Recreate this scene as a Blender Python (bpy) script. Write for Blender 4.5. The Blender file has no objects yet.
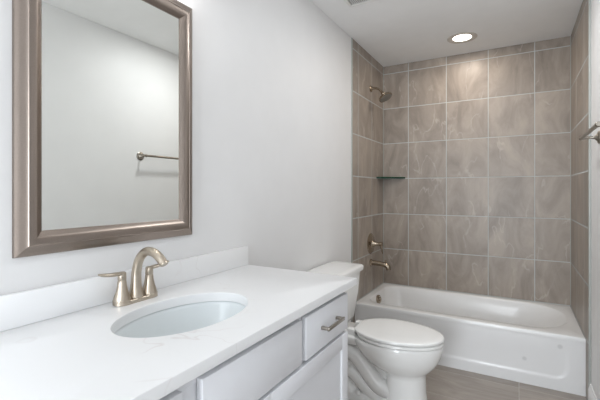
import bpy, bmesh, math, random
from mathutils import Vector, Matrix
R = math.radians
PI = math.pi
sc = bpy.context.scene
COL = sc.collection
W, D, H, Y0 = 1.534, 3.677, 2.50, -2.3      # room width, back wall, ceiling, front wall

# ---------------------------------------------------------------- camera
cam = bpy.data.cameras.new('camera'); co = bpy.data.objects.new('camera', cam); COL.objects.link(co)
co.location = (1.156, 0, 1.27); co.rotation_euler = (R(90), 0, R(29.8))
cam.sensor_width = 36; cam.lens = 379.3 * 36 / 600; cam.shift_y = -9 / 600; cam.clip_start = .02
sc.camera = co
# ---------------------------------------------------------------- world, exposure, large lights
sc.view_settings.view_transform = 'Standard'; sc.view_settings.look = 'None'
sc.view_settings.exposure = 0.06; sc.view_settings.gamma = 1; sc.view_settings.use_curve_mapping = False
wd = bpy.data.worlds.new('world'); sc.world = wd; wd.use_nodes = True
wd.node_tree.nodes['Background'].inputs[0].default_value = (.85, .92, 1, 1)
wd.node_tree.nodes['Background'].inputs[1].default_value = 1.0

def lamp(name, typ, loc, power, color, rot=(0, 0, 0), **kw):
    l = bpy.data.lights.new(name, typ); l.energy = power; l.color = color
    for k, v in kw.items(): setattr(l, k, v)
    o = bpy.data.objects.new(name, l); o.location = loc; o.rotation_euler = rot; COL.objects.link(o)
    return o
# fill lamp added in the unseen doorway behind the camera
lamp('doorway_fill', 'AREA', (.76, Y0 + .02, 1.1), 70, (.89, .945, 1), (R(-90), 0, R(180)), shape='RECTANGLE', size=.85, size_y=2.0)

# ---------------------------------------------------------------- materials
def new_mat(name):
    m = bpy.data.materials.new(name); m.use_nodes = True
    return m, m.node_tree, m.node_tree.nodes['Principled BSDF']
def N(nt, t, **kw):
    n = nt.nodes.new(t)
    for k, v in kw.items(): setattr(n, k, v)
    return n
def simple(name, color, rough=.5, metal=0, noise=.03, scale=20, bump=0, coat=0, ior=None, bscale=None, aniso=0):
    m, nt, b = new_mat(name)
    tc = N(nt, 'ShaderNodeTexCoord'); nz = N(nt, 'ShaderNodeTexNoise'); nz.inputs['Scale'].default_value = scale
    nt.links.new(tc.outputs['Object'], nz.inputs['Vector'])
    rp = N(nt, 'ShaderNodeValToRGB')
    c = Vector(color)
    rp.color_ramp.elements[0].position = .3; rp.color_ramp.elements[1].position = .7
    rp.color_ramp.elements[0].color = (*[x * (1 - noise) for x in c], 1)
    rp.color_ramp.elements[1].color = (*[min(1, x * (1 + noise)) for x in c], 1)
    nt.links.new(nz.outputs['Fac'], rp.inputs['Fac']); nt.links.new(rp.outputs['Color'], b.inputs['Base Color'])
    b.inputs['Roughness'].default_value = rough; b.inputs['Metallic'].default_value = metal
    if coat: b.inputs['Coat Weight'].default_value = coat; b.inputs['Coat Roughness'].default_value = .05
    if ior: b.inputs['IOR'].default_value = ior
    if bump:
        n2 = N(nt, 'ShaderNodeTexNoise'); n2.inputs['Scale'].default_value = bscale or scale * 8
        nt.links.new(tc.outputs['Object'], n2.inputs['Vector'])
        bp = N(nt, 'ShaderNodeBump'); bp.inputs['Strength'].default_value = bump; bp.inputs['Distance'].default_value = .002
        nt.links.new(n2.outputs['Fac'], bp.inputs['Height']); nt.links.new(bp.outputs['Normal'], b.inputs['Normal'])
    return m
M = {}
M['paint'] = simple('light_grey_wall_paint', (.76, .757, .755), .5, bump=.12, scale=6, noise=.012, bscale=260)
M['ceiling'] = simple('ceiling_paint', (.85, .85, .845), .8, noise=.012, bump=.1, scale=8, bscale=200)
M['trim'] = simple('white_trim_paint', (.80, .80, .79), .35, noise=.01)
M['cab'] = simple('white_cabinet_paint', (.80, .81, .84), .5, noise=.008)
M['cabgap'] = simple('cabinet_interior', (.42, .40, .38), .6)
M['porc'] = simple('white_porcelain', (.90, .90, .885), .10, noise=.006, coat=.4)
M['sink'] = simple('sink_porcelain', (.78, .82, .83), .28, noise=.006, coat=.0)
M['seat'] = simple('toilet_seat_plastic', (.90, .90, .885), .18, noise=.006)
M['acryl'] = simple('white_tub_enamel', (.80, .80, .795), .24, noise=.006, coat=.1)
M['nickel'] = simple('brushed_nickel_champagne', (.52, .455, .375), .33, 1, noise=.04, scale=60)
M['nickel2'] = simple('brushed_nickel_grey', (.34, .31, .27), .28, 1, noise=.04, scale=60)
M['bronze'] = simple('satin_bronze_nickel', (.40, .335, .26), .22, 1, noise=.05, scale=60)
M['rubber'] = simple('dark_nozzle_rubber', (.19, .17, .145), .5)
M['dark'] = simple('dark_void', (.03, .03, .03), .8)
M['edge'] = simple('tile_edge_strip', (.40, .42, .40), .45, noise=.02)
M['whitep'] = simple('white_vent_plastic', (.78, .78, .76), .4, noise=.01)
M['ring'] = simple('downlight_trim_paint', (.58, .54, .49), .4, noise=.01)
M['chrome'] = simple('polished_chrome', (.75, .75, .75), .08, 1, noise=.01)

# brushed frame metal
m, nt, b = new_mat('brushed_frame_metal')
tc = N(nt, 'ShaderNodeTexCoord'); mp = N(nt, 'ShaderNodeMapping'); mp.inputs['Scale'].default_value = (30, 30, 30)
nz = N(nt, 'ShaderNodeTexNoise'); nz.inputs['Scale'].default_value = 10; nz.inputs['Detail'].default_value = 4
nt.links.new(tc.outputs['Object'], mp.inputs[0]); nt.links.new(mp.outputs[0], nz.inputs['Vector'])
rp = N(nt, 'ShaderNodeValToRGB'); rp.color_ramp.elements[0].color = (.27, .225, .195, 1); rp.color_ramp.elements[1].color = (.33, .28, .245, 1)
nt.links.new(nz.outputs['Fac'], rp.inputs[0]); nt.links.new(rp.outputs[0], b.inputs['Base Color'])
b.inputs['Metallic'].default_value = 1; b.inputs['Roughness'].default_value = .33
M['frame'] = m
# mirror silver
m, nt, b = new_mat('mirror_silver')
lw = N(nt, 'ShaderNodeRGB'); lw.outputs[0].default_value = (.90, .915, .885, 1)
nt.links.new(lw.outputs[0], b.inputs['Base Color']); b.inputs['Metallic'].default_value = 1; b.inputs['Roughness'].default_value = .0
M['mirror'] = m
# green edged glass
m, nt, b = new_mat('green_glass')
lw = N(nt, 'ShaderNodeRGB'); lw.outputs[0].default_value = (.012, .075, .045, 1)
nt.links.new(lw.outputs[0], b.inputs['Base Color'])
b.inputs['Transmission Weight'].default_value = .3; b.inputs['Roughness'].default_value = .05; b.inputs['IOR'].default_value = 1.5
M['glass'] = m
def emit(name, col, s):
    m, nt, b = new_mat(name)
    b.inputs['Base Color'].default_value = (*col, 1); b.inputs['Emission Color'].default_value = (*col, 1)
    b.inputs['Emission Strength'].default_value = s
    return m
M['lens'] = emit('warm_downlight_lens', (1, .93, .82), 5)
M['shade'] = emit('lit_glass_shade', (1, .98, .96), 2.0)

# quartz with faint veins
def vein_nodes(nt, vec, scale, dist, width, detail=3):
    """thin meandering lines: |noise - .5| small"""
    nz = N(nt, 'ShaderNodeTexNoise'); nz.inputs['Scale'].default_value = scale; nz.inputs['Detail'].default_value = detail
    nz.inputs['Roughness'].default_value = .45; nz.inputs['Distortion'].default_value = dist
    nt.links.new(vec, nz.inputs['Vector'])
    s = N(nt, 'ShaderNodeMath', operation='SUBTRACT'); s.inputs[1].default_value = .5; nt.links.new(nz.outputs['Fac'], s.inputs[0])
    a = N(nt, 'ShaderNodeMath', operation='ABSOLUTE'); nt.links.new(s.outputs[0], a.inputs[0])
    mr = N(nt, 'ShaderNodeMapRange'); mr.interpolation_type = 'SMOOTHSTEP'
    mr.inputs['From Min'].default_value = 0; mr.inputs['From Max'].default_value = width
    mr.inputs['To Min'].default_value = 1; mr.inputs['To Max'].default_value = 0
    nt.links.new(a.outputs[0], mr.inputs['Value'])
    return mr.outputs[0]
def mix(nt, fac, a, b, blend='MIX'):
    mx = N(nt, 'ShaderNodeMix', data_type='RGBA', blend_type=blend)
    for sock, v in ((mx.inputs[0], fac), (mx.inputs[6], a), (mx.inputs[7], b)):
        if isinstance(v, (int, float)): sock.default_value = v
        elif isinstance(v, tuple): sock.default_value = (*v, 1)
        else: nt.links.new(v, sock)
    return mx.outputs[2]
def math_(nt, op, a, b=None, c=None):
    n = N(nt, 'ShaderNodeMath', operation=op)
    for i, v in enumerate((a, b, c)):
        if v is None: continue
        if isinstance(v, (int, float)): n.inputs[i].default_value = v
        else: nt.links.new(v, n.inputs[i])
    return n.outputs[0]
m, nt, b = new_mat('white_quartz')
tc = N(nt, 'ShaderNodeTexCoord')
v1 = vein_nodes(nt, tc.outputs['Object'], 2.3, .8, .006)
msk = N(nt, 'ShaderNodeTexNoise'); msk.inputs['Scale'].default_value = 4; nt.links.new(tc.outputs['Object'], msk.inputs['Vector'])
mm = N(nt, 'ShaderNodeMapRange'); mm.inputs['From Min'].default_value = .45; mm.inputs['From Max'].default_value = .65; nt.links.new(msk.outputs['Fac'], mm.inputs[0])
f = math_(nt, 'MULTIPLY', math_(nt, 'MULTIPLY', v1, mm.outputs[0]), .35)
cbase = mix(nt, f, (.86, .865, .87), (.62, .555, .54))
nt.links.new(cbase, b.inputs['Base Color']); b.inputs['Roughness'].default_value = .28
M['quartz'] = m

# stone tile: grid in two object axes, stone figure shifted from tile to tile
def tile_mat(name, au, av, ou, ov, tu, tv, base_a, base_b, vein, grout, gw=.0030, stretch=(1, 1, 1), rough=.38, layer=0.0):
    m, nt, b = new_mat(name)
    tc = N(nt, 'ShaderNodeTexCoord'); sp = N(nt, 'ShaderNodeSeparateXYZ'); nt.links.new(tc.outputs['Object'], sp.inputs[0])
    u = math_(nt, 'DIVIDE', math_(nt, 'SUBTRACT', sp.outputs[au], ou), tu)
    v = math_(nt, 'DIVIDE', math_(nt, 'SUBTRACT', sp.outputs[av], ov), tv)
    fu, fv = math_(nt, 'FLOOR', u), math_(nt, 'FLOOR', v)
    du = math_(nt, 'MULTIPLY', math_(nt, 'PINGPONG', u, .5), tu)
    dv = math_(nt, 'MULTIPLY', math_(nt, 'PINGPONG', v, .5), tv)
    d = math_(nt, 'MINIMUM', du, dv)
    g = N(nt, 'ShaderNodeMapRange'); g.inputs['From Min'].default_value = gw * .75; g.inputs['From Max'].default_value = gw * 1.15
    g.inputs['To Min'].default_value = 1; g.inputs['To Max'].default_value = 0; nt.links.new(d, g.inputs[0])
    cb = N(nt, 'ShaderNodeCombineXYZ'); nt.links.new(fu, cb.inputs[0]); nt.links.new(fv, cb.inputs[1]); cb.inputs[2].default_value = layer
    wn = N(nt, 'ShaderNodeTexWhiteNoise', noise_dimensions='3D'); nt.links.new(cb.outputs[0], wn.inputs['Vector'])
    sc_ = N(nt, 'ShaderNodeVectorMath', operation='SCALE'); nt.links.new(wn.outputs['Color'], sc_.inputs[0]); sc_.inputs['Scale'].default_value = 9
    st = N(nt, 'ShaderNodeVectorMath', operation='MULTIPLY'); nt.links.new(tc.outputs['Object'], st.inputs[0]); st.inputs[1].default_value = stretch
    ad = N(nt, 'ShaderNodeVectorMath', operation='ADD'); nt.links.new(st.outputs[0], ad.inputs[0]); nt.links.new(sc_.outputs[0], ad.inputs[1])
    n1 = N(nt, 'ShaderNodeTexNoise'); n1.inputs['Scale'].default_value = 3.2; n1.inputs['Detail'].default_value = 6; n1.inputs['Roughness'].default_value = .6; n1.inputs['Distortion'].default_value = 1.2
    nt.links.new(ad.outputs[0], n1.inputs['Vector'])
    r1 = N(nt, 'ShaderNodeMapRange'); r1.inputs['From Min'].default_value = .32; r1.inputs['From Max'].default_value = .68; nt.links.new(n1.outputs['Fac'], r1.inputs[0])
    col = mix(nt, r1.outputs[0], base_a, base_b)
    ve = vein_nodes(nt, ad.outputs[0], 2.9, .25, .015, 6)
    n2 = N(nt, 'ShaderNodeTexNoise'); n2.inputs['Scale'].default_value = 5; nt.links.new(ad.outputs[0], n2.inputs['Vector'])
    r2 = N(nt, 'ShaderNodeMapRange'); r2.inputs['From Min'].default_value = .47; r2.inputs['From Max'].default_value = .60; nt.links.new(n2.outputs['Fac'], r2.inputs[0])
    col = mix(nt, math_(nt, 'MULTIPLY', math_(nt, 'MULTIPLY', ve, r2.outputs[0]), .36), col, vein)
    # soft clouding along the figure
    n3 = N(nt, 'ShaderNodeTexNoise'); n3.inputs['Scale'].default_value = 26; n3.inputs['Detail'].default_value = 3; nt.links.new(ad.outputs[0], n3.inputs['Vector'])
    br = math_(nt, 'ADD', math_(nt, 'MULTIPLY', n3.outputs['Fac'], .12), math_(nt, 'MULTIPLY', wn.outputs['Value'], .10))
    hs = N(nt, 'ShaderNodeHueSaturation'); nt.links.new(col, hs.inputs['Color']); nt.links.new(math_(nt, 'ADD', br, .89), hs.inputs['Value'])
    col = mix(nt, g.outputs[0], hs.outputs[0], grout)
    nt.links.new(col, b.inputs['Base Color'])
    rr = N(nt, 'ShaderNodeMapRange'); rr.inputs['To Min'].default_value = rough; rr.inputs['To Max'].default_value = .8; nt.links.new(g.outputs[0], rr.inputs[0])
    nt.links.new(rr.outputs[0], b.inputs['Roughness'])
    bp = N(nt, 'ShaderNodeBump'); bp.inputs['Strength'].default_value = .5; bp.inputs['Distance'].default_value = .002
    nt.links.new(math_(nt, 'SUBTRACT', 1, g.outputs[0]), bp.inputs['Height']); nt.links.new(bp.outputs['Normal'], b.inputs['Normal'])
    return m
TA, TB, TV, TG = (.235, .200, .170), (.385, .330, .280), (.58, .52, .465), (.50, .525, .525)
T = .344
M['tile_back'] = tile_mat('stone_tile_back', 0, 2, .249, .359, T, T, TA, TB, TV, TG, stretch=(1.7, 1, .75), layer=1.3)
M['tile_left'] = tile_mat('stone_tile_left', 1, 2, D - 11 * T, .359, T, T, TA, TB, TV, TG, stretch=(1, 1.6, .55), layer=4.1, gw=.004)
M['tile_right'] = tile_mat('stone_tile_right', 1, 2, D - 11 * T, .359, T, T, TA, TB, TV, TG, stretch=(1, 1.6, .55), layer=7.7, gw=.0055)
M['floor'] = tile_mat('stone_floor_tile', 0, 1, 1.166, 2.827, .688, T, (.27, .235, .205), (.40, .355, .315), (.50, .45, .40), (.50, .47, .44), gw=.002, stretch=(.7, 2.6, 1), layer=2.2, rough=.4)

# ---------------------------------------------------------------- mesh helpers
def obj(name, bm, mat, parent=None, smooth=True, angle=40):
    me = bpy.data.meshes.new(name)
    bmesh.ops.recalc_face_normals(bm, faces=bm.faces[:])
    if smooth:
        for f in bm.faces: f.smooth = True
        for e in bm.edges:
            if len(e.link_faces) == 2 and e.calc_face_angle(0) > R(angle): e.smooth = False
    bm.to_mesh(me); bm.free()
    for mm_ in (mat if isinstance(mat, list) else [mat]): me.materials.append(mm_)
    o = bpy.data.objects.new(name, me); COL.objects.link(o)
    if parent:
        o.parent = parent; o.matrix_parent_inverse = Matrix.Translation(-world_loc(parent))
    return o
def world_loc(o):
    v = Vector(o.location)
    # parents here are unrotated; parts sit with their data in world space
    return v if o.parent is None else Vector((0, 0, 0)) + v
def thing(name, label, cat, loc=(0, 0, 0), group=None):
    o = bpy.data.objects.new(name, None); o.empty_display_size = .05; COL.objects.link(o)
    o.location = loc; o['label'] = label; o['category'] = cat
    if group: o['group'] = group
    return o
def tag(o, label, cat, group=None):
    o['label'] = label; o['category'] = cat
    if group: o['group'] = group
    return o
def struct(name, bm, mat, parent=None, **kw):
    o = obj(name, bm, mat, parent, **kw)
    if parent is None: o['kind'] = 'structure'
    return o
def box(bm, a, b, bev=0, seg=2):
    x0, y0, z0 = [min(a[i], b[i]) for i in range(3)]; x1, y1, z1 = [max(a[i], b[i]) for i in range(3)]
    r = bmesh.ops.create_cube(bm, size=1, matrix=Matrix.Translation(((x0 + x1) / 2, (y0 + y1) / 2, (z0 + z1) / 2)) @ Matrix.Diagonal((x1 - x0, y1 - y0, z1 - z0, 1)))
    if bev:
        es = list({e for v in r['verts'] for e in v.link_edges})
        bmesh.ops.bevel(bm, geom=es, offset=bev, segments=seg, affect='EDGES', profile=.5)
    return bm
def loft(bm, rings, cap0=True, cap1=True):
    """rings: lists of equally many points"""
    V = [[bm.verts.new(p) for p in r] for r in rings]
    n = len(V[0])
    for i in range(len(V) - 1):
        for j in range(n):
            k = (j + 1) % n
            bm.faces.new((V[i][j], V[i][k], V[i + 1][k], V[i + 1][j]))
    if cap0: bm.faces.new(V[0][::-1])
    if cap1: bm.faces.new(V[-1])
    return V
def basis(ax):
    ax = Vector(ax).normalized(); up = Vector((0, 0, 1)) if abs(ax.z) < .9 else Vector((1, 0, 0))
    a = ax.cross(up).normalized(); return ax, a, ax.cross(a).normalized()
def lathe(bm, org, axis, prof, n=32, cap=True):
    """prof: (distance along axis, radius)"""
    ax, a, b = basis(axis); org = Vector(org)
    rings = [[org + ax * d + (a * math.cos(2 * PI * j / n) + b * math.sin(2 * PI * j / n)) * max(r, 1e-4) for j in range(n)] for d, r in prof]
    loft(bm, rings, cap, cap)
    return bm
def smooth_path(pts, k=6):
    """Catmull-Rom through tuples of any length"""
    P = [pts[0]] + list(pts) + [pts[-1]]; out = []
    for i in range(1, len(P) - 2):
        for s in range(k):
            t = s / k; out.append(tuple(.5 * ((2 * b) + (c - a) * t + (2 * a - 5 * b + 4 * c - d) * t * t + (3 * b - a - 3 * c + d) * t ** 3) for a, b, c, d in zip(P[i - 1], P[i], P[i + 1], P[i + 2])))
    out.append(tuple(pts[-1])); return out
def tube(bm, pts, r, n=20, k=6, squash=1, cap=True):
    """pts: (x,y,z) or (x,y,z,r)"""
    pts = [tuple(p) if len(p) == 4 else (*p, r) for p in pts]
    P = smooth_path(pts, k) if k > 1 else pts
    V = [Vector(p[:3]) for p in P]; rings = []
    t0 = (V[1] - V[0]).normalized(); _, a, b = basis(t0)
    for i, v in enumerate(V):
        t = (V[min(i + 1, len(V) - 1)] - V[max(i - 1, 0)]).normalized()
        a = (a - t * a.dot(t)).normalized(); b = t.cross(a)
        rings.append([v + (a * math.cos(2 * PI * j / n) + b * squash * math.sin(2 * PI * j / n)) * P[i][3] for j in range(n)])
    loft(bm, rings, cap, cap)
    return bm
def rrect(cx, cy, hx, hy, r, n=6):
    """rounded rectangle points (4n+4)"""
    out = []
    for q, (sx, sy) in enumerate(((1, 1), (-1, 1), (-1, -1), (1, -1))):
        for i in range(n + 1):
            a = q * PI / 2 + i / n * PI / 2
            out.append((cx + sx * (hx - r) + r * math.cos(a), cy + sy * (hy - r) + r * math.sin(a)))
    return out
def B(): return bmesh.new()

# ---------------------------------------------------------------- room shell
struct('floor', box(B(), (0, Y0, -.1), (W, D, 0)), M['floor'], smooth=False)
struct('ceiling', box(B(), (-.1, Y0 - .1, H), (W + .1, D + .1, H + .1)), M['ceiling'], smooth=False)
wl = struct('wall_left', box(B(), (-.1, Y0, 0), (0, D, H)), M['paint'], smooth=False)
wr = struct('wall_right', box(B(), (W, Y0, 0), (W + .1, D, H)), M['paint'], smooth=False)
struct('wall_back', box(B(), (-.1, D, 0), (W + .1, D + .1, H)), M['tile_back'], smooth=False)
bm = B(); box(bm, (-.1, Y0 - .1, 0), (.34, Y0, H)); box(bm, (1.19, Y0 - .1, 0), (W + .1, Y0, H)); box(bm, (.34, Y0 - .1, 2.08), (1.19, Y0, H))
struct('wall_front', bm, M['paint'], smooth=False)
bm = B()
box(bm, (.27, Y0, 0), (.345, Y0 + .015, 2.15), .003); box(bm, (1.185, Y0, 0), (1.26, Y0 + .015, 2.15), .003); box(bm, (.27, Y0, 2.075), (1.26, Y0 + .015, 2.15), .003)
struct('trim_1', bm, M['trim'])
TT, TR = .004, .010; TEL, TER = 2.868, 2.815; ES = .024       # tile thickness and where the tiling ends
struct('tile_panel', box(B(), (0, TEL, 0), (TT, D, H)), M['tile_left'], wl, smooth=False)
struct('edge_strip', box(B(), (0, TEL - ES, 0), (TT + .001, TEL, H), .002), M['edge'], wl)
struct('tile_panel', box(B(), (W - TR, TER, 0), (W, D, H)), M['tile_right'], wr, smooth=False)
struct('edge_strip', box(B(), (W - TR - .001, TER - ES, 0), (W, TER, H), .002), M['edge'], wr)
# grout joints in the two inner corners
struct('corner_joint', box(B(), (TT, D - .003, .36), (TT + .003, D, H)), M['edge'], wl, smooth=False)
struct('corner_joint', box(B(), (W - TR - .003, D - .003, .36), (W - TR, D, H)), M['edge'], wr, smooth=False)
def baseboard(name, x0, x1, y0, y1, side):
    bm = B()
    pr = [(0, 0), (.014, 0), (.014, .10), (.010, .118), (.005, .135), (0, .135)]
    s = 1 if side > 0 else -1
    rings = [[(x0 + s * a, y, z) for a, z in pr] for y in (y0, y1)]
    loft(bm, rings); return struct(name, bm, M['trim'])
baseboard('baseboard_left', 0, 0, 1.47, TEL - ES, 1)
baseboard('baseboard_right', W, W, Y0 + .016, TER - ES, -1)

# ---------------------------------------------------------------- vanity cabinet
CX = .552; CY0, CY1 = .18, 1.408; CT = .882      # face plane, ends, carcass top
van = thing('vanity_cabinet', 'white painted vanity cabinet with drawers and recessed panel doors under the quartz countertop', 'cabinet', (.28, .81, 0))
bm = B()
box(bm, (.002, CY1 - .018, 0), (CX - .02, CY1, CT), .001)
box(bm, (.002, CY0, 0), (CX - .02, CY0 + .018, CT), .001)
box(bm, (.002, CY0 + .018, .10), (CX - .02, CY1 - .018, .118))
box(bm, (.002, CY0 + .018, .118), (.012, CY1 - .018, CT))
obj('carcass', bm, M['cab'], van)
# face frame
bm = B()
rails = [(.10, .135), (.705, .735), (.855, CT)]
for z0, z1 in rails: box(bm, (CX - .02, CY0, z0), (CX, CY1, z1), .0008)
for y0, y1 in ((CY0, CY0 + .03), (.54, .605), (1.025, 1.07), (CY1 - .016, CY1)): box(bm, (CX - .0202, y0, .10), (CX - .0002, y1, CT), .0008)
box(bm, (CX - .02, .785, .135), (CX - .0004, .825, .705), .0008)
obj('face_frame', bm, M['cab'], van)
obj('toe_kick', box(B(), (CX - .09, CY0 + .018, 0), (CX - .075, CY1 - .018, .10)), M['cab'], van)
def slab(y0, y1, z0, z1):
    return box(B(), (CX + .001, y0, z0), (CX + .020, y1, z1), .0022, 2)
def pull(parent, y, z, vert=False):
    h = .068; bm = B()
    if vert:
        box(bm, (CX + .044, y - .006, z - h), (CX + .052, y + .006, z + h), .0015)
        for s in (-1, 1): box(bm, (CX + .019, y - .005, z + s * (h - .008) - .006), (CX + .046, y + .005, z + s * (h - .008) + .006), .001)
    else:
        box(bm, (CX + .044, y - h, z - .006), (CX + .052, y + h, z + .006), .0015)
        for s in (-1, 1): box(bm, (CX + .019, y + s * (h - .008) - .006, z - .005), (CX + .046, y + s * (h - .008) + .006, z + .005), .001)
    o = obj('handle', bm, M['nickel2'], parent); o['label'] = 'grey brushed metal bar pull'
def drawer(y0, y1, z0, z1, name='drawer_front', handle=True):
    o = obj(name, slab(y0, y1, z0, z1), M['cab'], van)
    if handle: pull(o, (y0 + y1) / 2, (z0 + z1) / 2 + .003)
    return o
def shaker(y0, y1, z0, z1, hy):
    bm = B(); s = .056; xa, xb = CX + .001, CX + .020
    box(bm, (xa, y0, z0), (xb, y0 + s, z1), .002); box(bm, (xa, y1 - s, z0), (xb, y1, z1), .002)
    box(bm, (xa, y0 + s - .001, z0), (xb, y1 - s + .001, z0 + s), .002); box(bm, (xa, y0 + s - .001, z1 - s), (xb, y1 - s + .001, z1), .002)
    box(bm, (xa, y0 + s - .004, z0 + s - .004), (xa + .012, y1 - s + .004, z1 - s + .004))
    o = obj('door', bm, M['cab'], van)
    pull(o, hy, z1 - .16, True)
drawer(.190, .545, .727, .866)
drawer(.601, 1.034, .727, .866, 'false_front', False)
drawer(1.060, 1.402, .727, .866)
shaker(.190, .802, .112, .715, .775)
shaker(.806, 1.402, .112, .715, .833)

# ---------------------------------------------------------------- countertop with sink opening
SX, SY, SA, SB = .300, .815, .150, .222        # sink centre and half axes (x, y)
TX, TY0, TY1, TZ0, TZ1 = .581, .145, 1.478, CT, .912
top = thing('countertop', 'white quartz countertop with faint veins and an oval sink opening', 'countertop', (.29, .81, TZ0))
def counter_bm():
    bm = B(); n = 96; ell, rec = [], []
    for i in range(n):
        a = 2 * PI * i / n; c, s = math.cos(a), math.sin(a)
        ell.append((SX + SA * c, SY + SB * s))
    # rectangle points: ray from the sink centre, corners snapped
    x0, x1, y0, y1 = .0005, TX, TY0, TY1
    for i in range(n):
        dx, dy = ell[i][0] - SX, ell[i][1] - SY; ts = []
        if dx > 1e-9: ts.append((x1 - SX) / dx)
        if dx < -1e-9: ts.append((x0 - SX) / dx)
        if dy > 1e-9: ts.append((y1 - SY) / dy)
        if dy < -1e-9: ts.append((y0 - SY) / dy)
        t = min(ts); rec.append([SX + t * dx, SY + t * dy])
    for c in ((x0, y0), (x0, y1), (x1, y0), (x1, y1)):
        k = min(range(n), key=lambda i: (rec[i][0] - c[0]) ** 2 + (rec[i][1] - c[1]) ** 2); rec[k] = list(c)
    def inset(p, e): return (min(max(p[0], x0 + e), x1 - e), min(max(p[1], y0 + e), y1 - e))
    e = .003
    rings = [[(*inset(p, e), TZ1) for p in rec], [(*inset(p, e * .3), TZ1 - e * .3) for p in rec], [(*p, TZ1 - e) for p in rec],
             [(*p, TZ0 + e) for p in rec], [(*inset(p, e), TZ0) for p in rec],
             [(x, y, TZ0) for x, y in ell], [(x, y, TZ1 - .0015) for x, y in ell],
             [(SX + (SA + .0015) * math.cos(2 * PI * i / n), SY + (SB + .0015) * math.sin(2 * PI * i / n), TZ1) for i in range(n)]]
    V = [[bm.verts.new(p) for p in r] for r in rings]
    m_ = len(V)
    for i in range(m_):
        for j in range(n):
            k = (j + 1) % n
            bm.faces.new((V[i][j], V[i][k], V[(i + 1) % m_][k], V[(i + 1) % m_][j]))
    bmesh.ops.remove_doubles(bm, verts=bm.verts[:], dist=1e-6)
    return bm
obj('slab', counter_bm(), M['quartz'], top, angle=25)
obj('backsplash', box(B(), (.0005, TY0, TZ1), (.020, TY1, TZ1 + .089), .0018), M['quartz'], top)
# sink
snk = thing('sink', 'white oval undermount sink set under the quartz countertop', 'sink', (SX, SY, TZ0 - .15))
bm = B(); n = 64; rings = []
prof = [(1.12, -.0015), (1.03, -.0015), (1.015, -.004), (1.005, -.015), (.97, -.05), (.90, -.09), (.76, -.125), (.55, -.145), (.30, -.153), (.12, -.156)]
outer = [(.12, -.170), (.5, -.163), (.80, -.140), (.96, -.10), (1.04, -.05), (1.06, -.016), (1.12, -.014)]
for s, z in prof + outer: rings.append([(SX + SA * s * math.cos(2 * PI * j / n) if s > .3 else SX + SB * s * .75 * math.cos(2 * PI * j / n), SY + SB * s * math.sin(2 * PI * j / n) if s > .3 else SY + SB * s * .75 * math.sin(2 * PI * j / n), TZ0 + z) for j in range(n)])
V = loft(bm, rings, False, False)
for j in range(n): bm.faces.new((V[-1][j], V[-1][(j + 1) % n], V[0][(j + 1) % n], V[0][j]))
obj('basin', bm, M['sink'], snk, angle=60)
o = obj('drain', lathe(B(), (SX, SY, TZ0 - .160), (0, 0, 1), [(0, .021), (.004, .024), (.0065, .023), (.0065, .017), (.005, .0165), (.009, .015), (.0115, .008), (.012, .001)]), M['nickel'], snk)
o['label'] = 'brushed nickel pop-up drain'

# ---------------------------------------------------------------- faucet
FX, FY, FZ = .073, .811, TZ1
fau = thing('faucet', 'brushed nickel two-handle sink faucet with a high arched spout', 'faucet', (FX, FY, FZ))
bm = B()
def stadium(e, z, hw=.0235, hl=.0745):
    return [(x, y, z) for x, y in rrect(FX, FY, hw - e, hl - e, (hw - e) * .999, 10)]
loft(bm, [stadium(0, FZ), stadium(0, FZ + .009), stadium(.0015, FZ + .0115), stadium(.005, FZ + .013)])
obj('base_plate', bm, M['nickel'], fau)
bm = B()
lathe(bm, (FX, FY, FZ + .012), (0, 0, 1), [(0, .0245), (.006, .024), (.016, .021), (.03, .0185)], 32)
tube(bm, [(FX, FY, FZ + .02, .0200), (FX, FY, FZ + .06, .0165), (FX + .003, FY, FZ + .10, .0150), (FX + .018, FY, FZ + .138, .0142), (FX + .046, FY, FZ + .162, .0140), (FX + .078, FY, FZ + .165, .0140), (FX + .108, FY, FZ + .153, .0140), (FX + .132, FY, FZ + .132, .0138)], 0, 28, 6)
lathe(bm, (FX + .131, FY, FZ + .134), (.62, 0, -.78), [(0, .0120), (.006, .0120), (.006, .0105)], 24)
obj('spout', bm, M['nickel'], fau)
for s in (-1, 1):
    hy = FY + s * .051; bm = B()
    lathe(bm, (FX, hy, FZ + .012), (0, 0, 1), [(-.010, .0272), (.003, .0268), (.004, .0255), (.012, .0238), (.03, .0180), (.048, .0142), (.062, .0128), (.064, .0116), (.066, .0128), (.084, .0126), (.089, .0115), (.091, .008)], 32)
    o = obj('handle', bm, M['nickel'], fau)
    bm = B()
    tube(bm, [(FX, hy - s * .006, FZ + .094, .0105), (FX + .001, hy + s * .012, FZ + .098, .0105), (FX + .002, hy + s * .038, FZ + .1, .0100), (FX + .003, hy + s * .064, FZ + .104, .0085), (FX + .003, hy + s * .078, FZ + .108, .0055)], 0, 20, 5, squash=.6)
    obj('lever', bm, M['nickel'], o)

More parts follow.
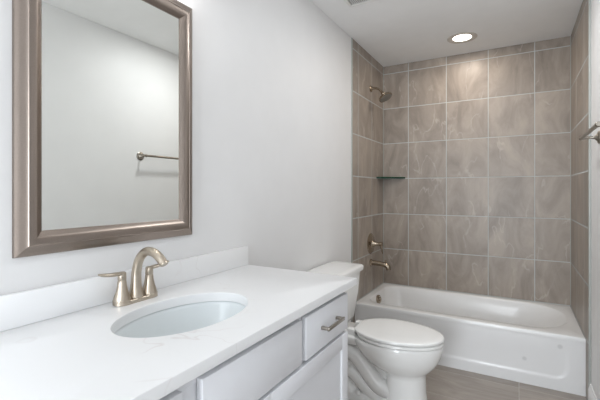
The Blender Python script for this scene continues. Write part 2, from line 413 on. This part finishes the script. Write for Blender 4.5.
# ---------------------------------------------------------------- mirror
MY0, MY1, MZ0, MZ1 = .490, 1.119, 1.093, 2.010
mir = thing('mirror', 'rectangular wall mirror in a stepped brushed bronze frame above the sink', 'mirror', (0, .80, MZ0))
bm = B()
pr = [(0, .001), (0, .010), (.0012, .0125), (.006, .0155), (.013, .0185), (.021, .0215), (.0265, .0245), (.0285, .0270), (.0300, .0275), (.0312, .0262), (.034, .0270), (.040, .0272), (.047, .0255), (.054, .0215), (.061, .0160), (.0655, .0120), (.067, .0110), (.067, .001)]
rings = []
for cy, cz, sy, sz in ((MY0, MZ0, 1, 1), (MY1, MZ0, -1, 1), (MY1, MZ1, -1, -1), (MY0, MZ1, 1, -1)):
    rings.append([(x, cy + sy * w, cz + sz * w) for w, x in pr])
V = [[bm.verts.new(p) for p in r] for r in rings]; k = len(pr)
for i in range(4):
    for j in range(k):
        bm.faces.new((V[i][j], V[i][(j + 1) % k], V[(i + 1) % 4][(j + 1) % k], V[(i + 1) % 4][j]))
obj('frame', bm, M['frame'], mir, angle=28)
g = .061
o = obj('mirror_glass', box(B(), (.002, MY0 + g, MZ0 + g), (.0085, MY1 - g, MZ1 - g)), M['mirror'], mir, smooth=False)
# ---------------------------------------------------------------- vanity light over the mirror (above the frame of the photo)
vl = thing('vanity_light', 'three-light brushed nickel vanity fixture on the wall above the mirror', 'wall light', (0, .81, 2.25))
obj('back_plate', box(B(), (.0005, .56, 2.22), (.022, 1.06, 2.29), .004), M['nickel'], vl)
for y in (.61, .81, 1.01):
    bm = B(); tube(bm, [(.02, y, 2.255), (.07, y, 2.262), (.098, y, 2.27), (.10, y, 2.25)], .007, 14, 5)
    a = obj('arm', bm, M['nickel'], vl)
    bm = B(); lathe(bm, (.10, y, 2.255), (0, 0, -1), [(0, .018), (.02, .028), (.07, .045), (.12, .052), (.12, .049), (.07, .042), (.02, .025), (.004, .015)], 28)
    obj('glass_shade', bm, M['shade'], a)
    lamp('bulb_light', 'POINT', (.10, y, 2.09), .5, (1, .98, .97), shadow_soft_size=.045)

# ---------------------------------------------------------------- toilet
TYC = 2.228
toi = thing('toilet', 'white two-piece toilet with closed elongated seat between vanity and bathtub', 'toilet', (.35, TYC, 0))
def egg(z, xb, xf, hw, xc=None, n=48, p=2.0, pb=2.6):
    """ring seen from above: rounded back xb, long oval front xf"""
    xc = xb + (xf - xb) * .42 if xc is None else xc; out = []
    for i in range(n):
        a = 2 * PI * i / n; c, s = math.cos(a), math.sin(a)
        q = p if c > 0 else pb
        cx_ = math.copysign(abs(c) ** (2 / q), c); sy_ = math.copysign(abs(s) ** (2 / q), s)
        out.append((xc + cx_ * ((xf - xc) if c > 0 else (xc - xb)), TYC + sy_ * hw, z))
    return out
bm = B()
# bowl with its front column
loft(bm, [egg(0, 0.489, 0.726, .116, 0.594, pb=4), egg(.012, 0.489, 0.726, .116, 0.594, pb=4), egg(.03, 0.494, 0.718, .111, 0.594, pb=4), egg(.12, 0.494, 0.706, .107, 0.589, pb=4), egg(.205, 0.492, 0.704, .105, 0.584, pb=3.5),
          egg(.228, 0.476, 0.708, .107, 0.574), egg(.242, 0.439, 0.722, .120, 0.564), egg(.262, 0.399, 0.742, .137, 0.544), egg(.29, 0.359, 0.764, .156, 0.534), egg(.32, 0.329, 0.781, .169, 0.524), egg(.355, 0.304, 0.792, .178, 0.514),
          egg(.385, 0.289, 0.798, .182, 0.514), egg(.398, 0.286, 0.797, .181, 0.514), egg(.404, 0.290, 0.792, .177, 0.514)])
# rear body and foot
def rr(z, x0, x1, hw, r): return [(x, y, z) for x, y in rrect((x0 + x1) / 2, TYC, (x1 - x0) / 2, hw, r, 6)]
loft(bm, [rr(0, .10, .52, .098, .06), rr(.04, .10, .52, .096, .06), rr(.058, .11, .52, .088, .055), rr(.066, .13, .52, .070, .05), rr(.15, .14, .52, .052, .04), rr(.30, .12, .50, .055, .04), rr(.345, .08, .45, .075, .04)])
# deck under the tank
loft(bm, [rr(.335, .06, .34, .080, .04), rr(.355, .03, .36, .105, .04), rr(.375, .02, .36, .118, .04), rr(.398, .02, .36, .122, .04), rr(.403, .024, .356, .118, .038)])
# trapway bulging on both sides
for s in (-1, 1):
    y = TYC + s * .048
    tube(bm, [(.54, y, .11, .052), (.46, y, .12, .055), (.40, y, .17, .055), (.345, y, .235, .053), (.28, y, .285, .052), (.21, y, .275, .052), (.165, y, .21, .052), (.175, y, .14, .052), (.23, y, .085, .052), (.28, y, .04, .052)], 0, 24, 5)
    tube(bm, [(.53, y, .045, .04), (.45, y, .05, .045), (.38, y, .085, .045), (.32, y, .135, .042), (.27, y, .165, .038), (.22, y, .15, .036)], 0, 20, 4)
    lathe(bm, (.33, TYC + s * .083, .055), (0, 0, 1), [(0, .015), (.012, .014), (.02, .009), (.022, .002)], 20)   # bolt cap
for v in bm.verts:
    if v.co.z < 0: v.co.z = 0
obj('bowl', bm, M['porc'], toi, angle=50)
# seat and lid
def seat_ring(z, e, xb):
    """elongated seat outline, inset by e, with a short straight rear edge at xb"""
    out = []
    for x, y, z_ in egg(z, xb - .020 + e * .5, .803 - e, .191 - e, .52, n=64, pb=2.0):
        out.append((max(x, xb + e), y, z_))
    return out
def seat_bm(z0, z1, xb, dome=False, rnd=.006):
    bm = B()
    rg = [seat_ring(z0, rnd * .6, xb), seat_ring(z0 + rnd * .5, 0, xb), seat_ring(z1 - rnd, 0, xb), seat_ring(z1 - rnd * .3, rnd * .4, xb), seat_ring(z1, rnd * 1.4, xb)]
    if dome: rg += [seat_ring(z1 + .0025, .035, xb), seat_ring(z1 + .004, .09, xb)]
    loft(bm, rg); return bm
obj('seat', seat_bm(.409, .426, .318), M['seat'], toi, angle=50)
obj('lid', seat_bm(.430, .449, .302, True), M['seat'], toi, angle=50)
for s in (-1, 1): obj('hinge', box(B(), (.258, TYC + s * .070 - .022, .402), (.312, TYC + s * .070 + .022, .438), .006, 3), M['seat'], toi)
# tank
bm = B()
def tk(z, x1, hw, r=.03): return [(x, y, z + .006 * (z > .6)) for x, y in rrect((.024 + x1) / 2, TYC + .008, (x1 + .012 - .012) / 2, hw, r, 8)]
loft(bm, [tk(.402, .165, .187, .05), tk(.408, .178, .202, .05), tk(.43, .186, .212, .045), tk(.58, .205, .228, .04), tk(.725, .216, .240, .036)])
obj('tank', bm, M['porc'], toi, angle=50)
bm = B()
loft(bm, [tk(.724, .226, .248, .036), tk(.727, .232, .254, .036), tk(.750, .235, .257, .038), tk(.758, .232, .254, .036), tk(.762, .223, .245, .032), tk(.763, .20, .21, .03)])
obj('tank_lid', bm, M['porc'], toi, angle=50)
bm = B(); lathe(bm, (.209, TYC - .15, .68), (1, 0, 0), [(0, .014), (.008, .014), (.012, .010), (.02, .008)], 20)
tube(bm, [(.226, TYC - .155, .682), (.230, TYC - .12, .678), (.228, TYC - .07, .672)], .0065, 12, 4, squash=.7)
obj('flush_lever', bm, M['chrome'], toi)

# ---------------------------------------------------------------- bathtub
tub = thing('bathtub', 'white alcove bathtub with embossed apron between tiled walls', 'bathtub', (W / 2, 3.29, 0))
XA, XB, YA, YB, RZ = TT + .001, W - TR - .001, 2.908, D - .001, .359
def basin(z, x0, x1, y0, y1, rl, rr_, n=10):
    """opening outline: left corners radius rl, right corners radius rr_; starts at right/back, anticlockwise"""
    out = []
    for q, (cx, cy, r) in enumerate(((x1 - rr_, y1 - rr_, rr_), (x0 + rl, y1 - rl, rl), (x0 + rl, y0 + rl, rl), (x1 - rr_, y0 + rr_, rr_))):
        for i in range(n + 1):
            a = q * PI / 2 + i / n * PI / 2
            out.append((cx + r * math.cos(a), cy + r * math.sin(a), z))
    return out
def outer_from(ring, z, e=0):
    c = Vector(((XA + XB) / 2, (YA + YB) / 2)); out = []
    x0, x1, y0, y1 = XA + e, XB - e, YA + e, YB - e; n = 10
    # corner fans run onto the straight edges so the rim has clean quads
    pts = []
    for q in range(4):
        cx, cy = ((x1, y1), (x0, y1), (x0, y0), (x1, y0))[q]
        for i in range(n + 1):
            p = ring[q * (n + 1) + i]
            t = i / n
            # first half slides along one edge to the corner, second half along the next
            if q in (0, 2):
                pp = (cx, p[1] + (cy - p[1]) * min(1, t * 2) ** 1) if t <= .5 else (cx + (p[0] - cx) * (t * 2 - 1), cy)
            else:
                pp = (p[0] + (cx - p[0]) * min(1, t * 2), cy) if t <= .5 else (cx, cy + (p[1] - cy) * (t * 2 - 1))
            pts.append((pp[0], pp[1], z))
    return pts
bm = B()
R0 = basin(RZ, .064, 1.466, YA + .078, YB - .055, .13, .27)
rings = [outer_from(R0, RZ - .03), outer_from(R0, RZ - .008), outer_from(R0, RZ - .0015, .0025), outer_from(R0, RZ, .008), R0,
         basin(RZ - .003, .069, 1.460, YA + .084, YB - .061, .13, .268), basin(RZ - .014, .073, 1.452, YA + .091, YB - .068, .13, .265),
         basin(RZ - .06, .079, 1.40, YA + .103, YB - .080, .13, .25), basin(RZ - .15, .096, 1.32, YA + .120, YB - .098, .13, .23),
         basin(RZ - .24, .125, 1.23, YA + .140, YB - .118, .13, .21), basin(RZ - .285, .165, 1.19, YA + .165, YB - .142, .12, .19),
         basin(RZ - .305, .22, 1.13, YA + .215, YB - .19, .11, .16), basin(RZ - .308, .30, 1.05, YA + .26, YB - .24, .08, .11)]
loft(bm, rings, False, True)
obj('basin', bm, M['acryl'], tub, angle=55)
# apron: height field with an embossed panel
m, nt, b = new_mat('tub_apron_enamel')
tc = N(nt, 'ShaderNodeTexCoord'); col = (.80, .80, .80); cur = col
for (px, pz) in ((1.392, .281), (1.197, .163)):
    vm = N(nt, 'ShaderNodeVectorMath', operation='DISTANCE'); nt.links.new(tc.outputs['Object'], vm.inputs[0]); vm.inputs[1].default_value = (px, YA, pz)
    mr = N(nt, 'ShaderNodeMapRange'); mr.interpolation_type = 'SMOOTHSTEP'; mr.inputs['From Min'].default_value = .008; mr.inputs['From Max'].default_value = .020
    mr.inputs['To Min'].default_value = .34; mr.inputs['To Max'].default_value = 0; nt.links.new(vm.outputs['Value'], mr.inputs[0])
    cur = mix(nt, mr.outputs[0], cur, (.42, .42, .42))
nt.links.new(cur, b.inputs['Base Color']); b.inputs['Roughness'].default_value = .16; b.inputs['Coat Weight'].default_value = .3
M['apron'] = m
bm = B(); nx, nz_ = 150, 52
def sst(a, b_, t): t = max(0, min(1, (t - a) / (b_ - a))); return t * t * (3 - 2 * t)
def depth(x, z):
    # signed distance inside the panel (rounded rectangle, fading towards the top)
    cx, cz, hx, hz, r = W / 2, .26, .665, .185, .07
    qx, qz = abs(x - cx) - (hx - r), abs(z - cz) - (hz - r)
    d = math.hypot(max(qx, 0), max(qz, 0)) + min(max(qx, qz), 0) - r
    return .0042 * sst(.010, -.018, d) * (1 - .85 * sst(.16, .30, z))
grid = [[bm.verts.new((XA + (XB - XA) * i / nx, YA + .0015 + depth(XA + (XB - XA) * i / nx, (RZ - .016) * k / nz_), (RZ - .016) * k / nz_)) for k in range(nz_ + 1)] for i in range(nx + 1)]
for i in range(nx):
    for k in range(nz_): bm.faces.new((grid[i][k], grid[i + 1][k], grid[i + 1][k + 1], grid[i][k + 1]))
bk = [[bm.verts.new((XA + (XB - XA) * i / nx, YA + .03, (RZ - .016) * k / nz_)) for k in (0, nz_)] for i in range(nx + 1)]
for i in range(nx):
    bm.faces.new((bk[i][0], bk[i][1], bk[i + 1][1], bk[i + 1][0])); bm.faces.new((bk[i][0], bk[i + 1][0], grid[i + 1][0], grid[i][0]))
obj('apron', bm, M['apron'], tub, angle=60)
bm = B(); lathe(bm, (.076, 3.27, .308), (1, 0, .10), [(0, .036), (.012, .038), (.020, .038), (.024, .034), (.024, .018), (.034, .016), (.036, .004)], 32)
o = obj('overflow_plate', bm, M['bronze'], tub); o['label'] = 'round bronze-nickel overflow plate'
bm = B(); lathe(bm, (.27, 3.29, RZ - .3085), (0, 0, 1), [(0, .034), (.004, .033), (.005, .022), (.009, .018), (.011, .004)], 28)
o = obj('drain', bm, M['bronze'], tub); o['label'] = 'round bronze-nickel drain'

# ---------------------------------------------------------------- tub and shower fittings
PY = 3.30
sp = thing('tub_spout', 'bronze-nickel tub spout low on the tiled wall under the valve', 'tub spout', (TT, PY, .62))
bm = B(); lathe(bm, (TT, PY, .622), (1, 0, 0), [(0, .034), (.006, .034), (.012, .027), (.016, .024)], 28)
obj('flange', bm, M['bronze'], sp)
bm = B(); tube(bm, [(TT + .01, PY, .622, .023), (TT + .05, PY, .622, .0215), (TT + .10, PY, .618, .021), (TT + .135, PY, .612, .022), (TT + .158, PY, .598, .022), (TT + .165, PY, .572, .020)], 0, 24, 5)
obj('body', bm, M['bronze'], sp)
bm = B(); lathe(bm, (TT + .142, PY, .630), (0, 0, 1), [(0, .006), (.014, .006), (.015, .010), (.023, .010), (.025, .006)], 16)
obj('diverter_knob', bm, M['bronze'], sp)
va = thing('shower_valve', 'round bronze-nickel shower valve plate with lever handle on the tiled wall', 'shower valve', (TT, PY, .80))
bm = B(); lathe(bm, (TT, PY, .795), (1, 0, 0), [(0, .094), (.003, .094), (.007, .088), (.010, .070), (.014, .045), (.020, .036), (.024, .034)], 48)
obj('escutcheon', bm, M['bronze'], va)
bm = B(); lathe(bm, (TT + .022, PY, .795), (1, 0, 0), [(0, .030), (.02, .022), (.045, .016), (.06, .0155), (.062, .019), (.085, .019), (.088, .012)], 28)
h = obj('handle', bm, M['bronze'], va)
bm = B(); tube(bm, [(TT + .096, PY, .800, .012), (TT + .099, PY, .775, .0125), (TT + .104, PY, .745, .0105), (TT + .112, PY, .712, .0075)], 0, 16, 5, squash=.7)
obj('lever', bm, M['bronze'], h)
sh = thing('shower', 'bronze-nickel shower head on a bent arm high on the tiled wall', 'shower head', (TT, PY, 2.19))
bm = B(); lathe(bm, (TT, PY, 2.195), (1, 0, 0), [(0, .031), (.004, .031), (.010, .024), (.014, .013)], 28)
obj('flange', bm, M['bronze'], sh)
bm = B(); tube(bm, [(TT + .005, PY, 2.195), (TT + .045, PY, 2.195), (TT + .075, PY, 2.182), (TT + .110, PY, 2.148)], .0105, 18, 6)
obj('arm', bm, M['bronze'], sh)
ax = Vector((.52, -.10, -.85)).normalized(); p0 = Vector((TT + .108, PY, 2.150))
bm = B(); lathe(bm, p0 - ax * .004, ax, [(0, .012), (.012, .017), (.024, .017), (.030, .014), (.036, .02), (.044, .045), (.052, .058), (.060, .062), (.068, .062), (.070, .058)], 40)
hd = obj('shower_head', bm, M['bronze'], sh)
bm = B(); lathe(bm, p0 + ax * .0655, ax, [(0, .055), (.0015, .055), (.0025, .050)], 36)
_, a_, b_ = basis(ax)
for rad, cnt in ((.016, 6), (.030, 12), (.044, 18)):
    for i in range(cnt):
        t = 2 * PI * i / cnt
        lathe(bm, p0 + ax * .067 + (a_ * math.cos(t) + b_ * math.sin(t)) * rad, ax, [(0, .0028), (.003, .0022), (.0035, .0008)], 8)
o = obj('spray_face', bm, M['rubber'], hd); o['label'] = 'dark spray face with rings of nozzles'
# glass corner shelf
bm = B(); pts = [(TT, D)]; r_ = .215
for i in range(17):
    a = PI / 2 * i / 16
    # shallow arc between the two wall ends
    s = 1 - .30 * math.sin(2 * a) ** 1
    pts.append((TT + r_ * math.sin(a) * s, D - r_ * math.cos(a) * s))
z0, z1 = 1.390, 1.404
loft(bm, [[(x, y, z0) for x, y in pts], [(x, y, z1) for x, y in pts]])
tag(obj('corner_shelf', bm, M['glass'], angle=30), 'green-edged glass shelf in the left corner of the tiled shower', 'shelf')

# ---------------------------------------------------------------- towel bar on the right wall
tb = thing('towel_bar', 'brushed nickel towel bar with round posts on the painted right wall', 'towel bar', (W, 2.3, 1.555))
tube(bm := B(), [(W - .078, 2.02, 1.555), (W - .078, 2.555, 1.555)], .0095, 20, 1); obj('bar', bm, M['nickel2'], tb)
for y in (2.04, 2.53):
    bm = B(); lathe(bm, (W, y, 1.555), (-1, 0, 0), [(0, .0345), (.004, .0345), (.008, .030), (.010, .020), (.014, .017), (.020, .010), (.030, .0075), (.060, .0075), (.066, .010), (.074, .0125), (.082, .012), (.088, .008), (.090, .002)], 28)
    obj('post', bm, M['nickel2'], tb)

# ---------------------------------------------------------------- ceiling fittings
def downlight(LX, LY, label, power, color):
    rl = thing('recessed_light', label, 'ceiling light', (LX, LY, H), 'recessed ceiling lights')
    bm = B(); lathe(bm, (LX, LY, H), (0, 0, -1), [(0, .112), (.003, .112), (.006, .106), (.006, .086), (.0005, .068)], 48, cap=False)
    obj('trim_ring', bm, M['ring'], rl)
    bm = B(); lathe(bm, (LX, LY, H - .0005), (0, 0, -1), [(0, .070), (.0012, .070), (.0015, .06)], 40)
    obj('lens', bm, M['lens'], rl)
    lamp('recessed_light_lamp', 'AREA', (LX, LY, H - .012), power, color, (0, 0, 0), shape='DISK', size=.15)
downlight(.772, 3.288, 'round recessed ceiling light, lit, over the bathtub', 4.5, (1, .88, .76))
downlight(.94, 2.2, 'added fill light shaped as a recessed ceiling light, out of view in front of the toilet',  9.2, (.96, .98, 1))  # added out of view to brighten the toilet, ceiling and left wall
ev = thing('exhaust_vent', 'white slatted exhaust fan grille in the ceiling near the left wall', 'ceiling vent', (.345, 2.20, H))
vx0, vx1, vy0, vy1 = .192, .472, 2.08, 2.355
bm = B()
z1 = H - .012
box(bm, (vx0, vy0, z1), (vx1, vy0 + .022, H), .002); box(bm, (vx0, vy1 - .022, z1), (vx1, vy1, H), .002)
box(bm, (vx0, vy0 + .02, z1), (vx0 + .022, vy1 - .02, H), .002); box(bm, (vx1 - .022, vy0 + .02, z1), (vx1, vy1 - .02, H), .002)
obj('frame', bm, M['whitep'], ev)
obj('opening', box(B(), (vx0 + .02, vy0 + .02, H - .002), (vx1 - .02, vy1 - .02, H)), M['dark'], ev, smooth=False)
x = vx0 + .030
while x < vx1 - .028:
    obj('slat', box(B(), (x, vy0 + .021, z1 + .001), (x + .006, vy1 - .021, H - .003), .0008, 1), M['whitep'], ev); x += .0125
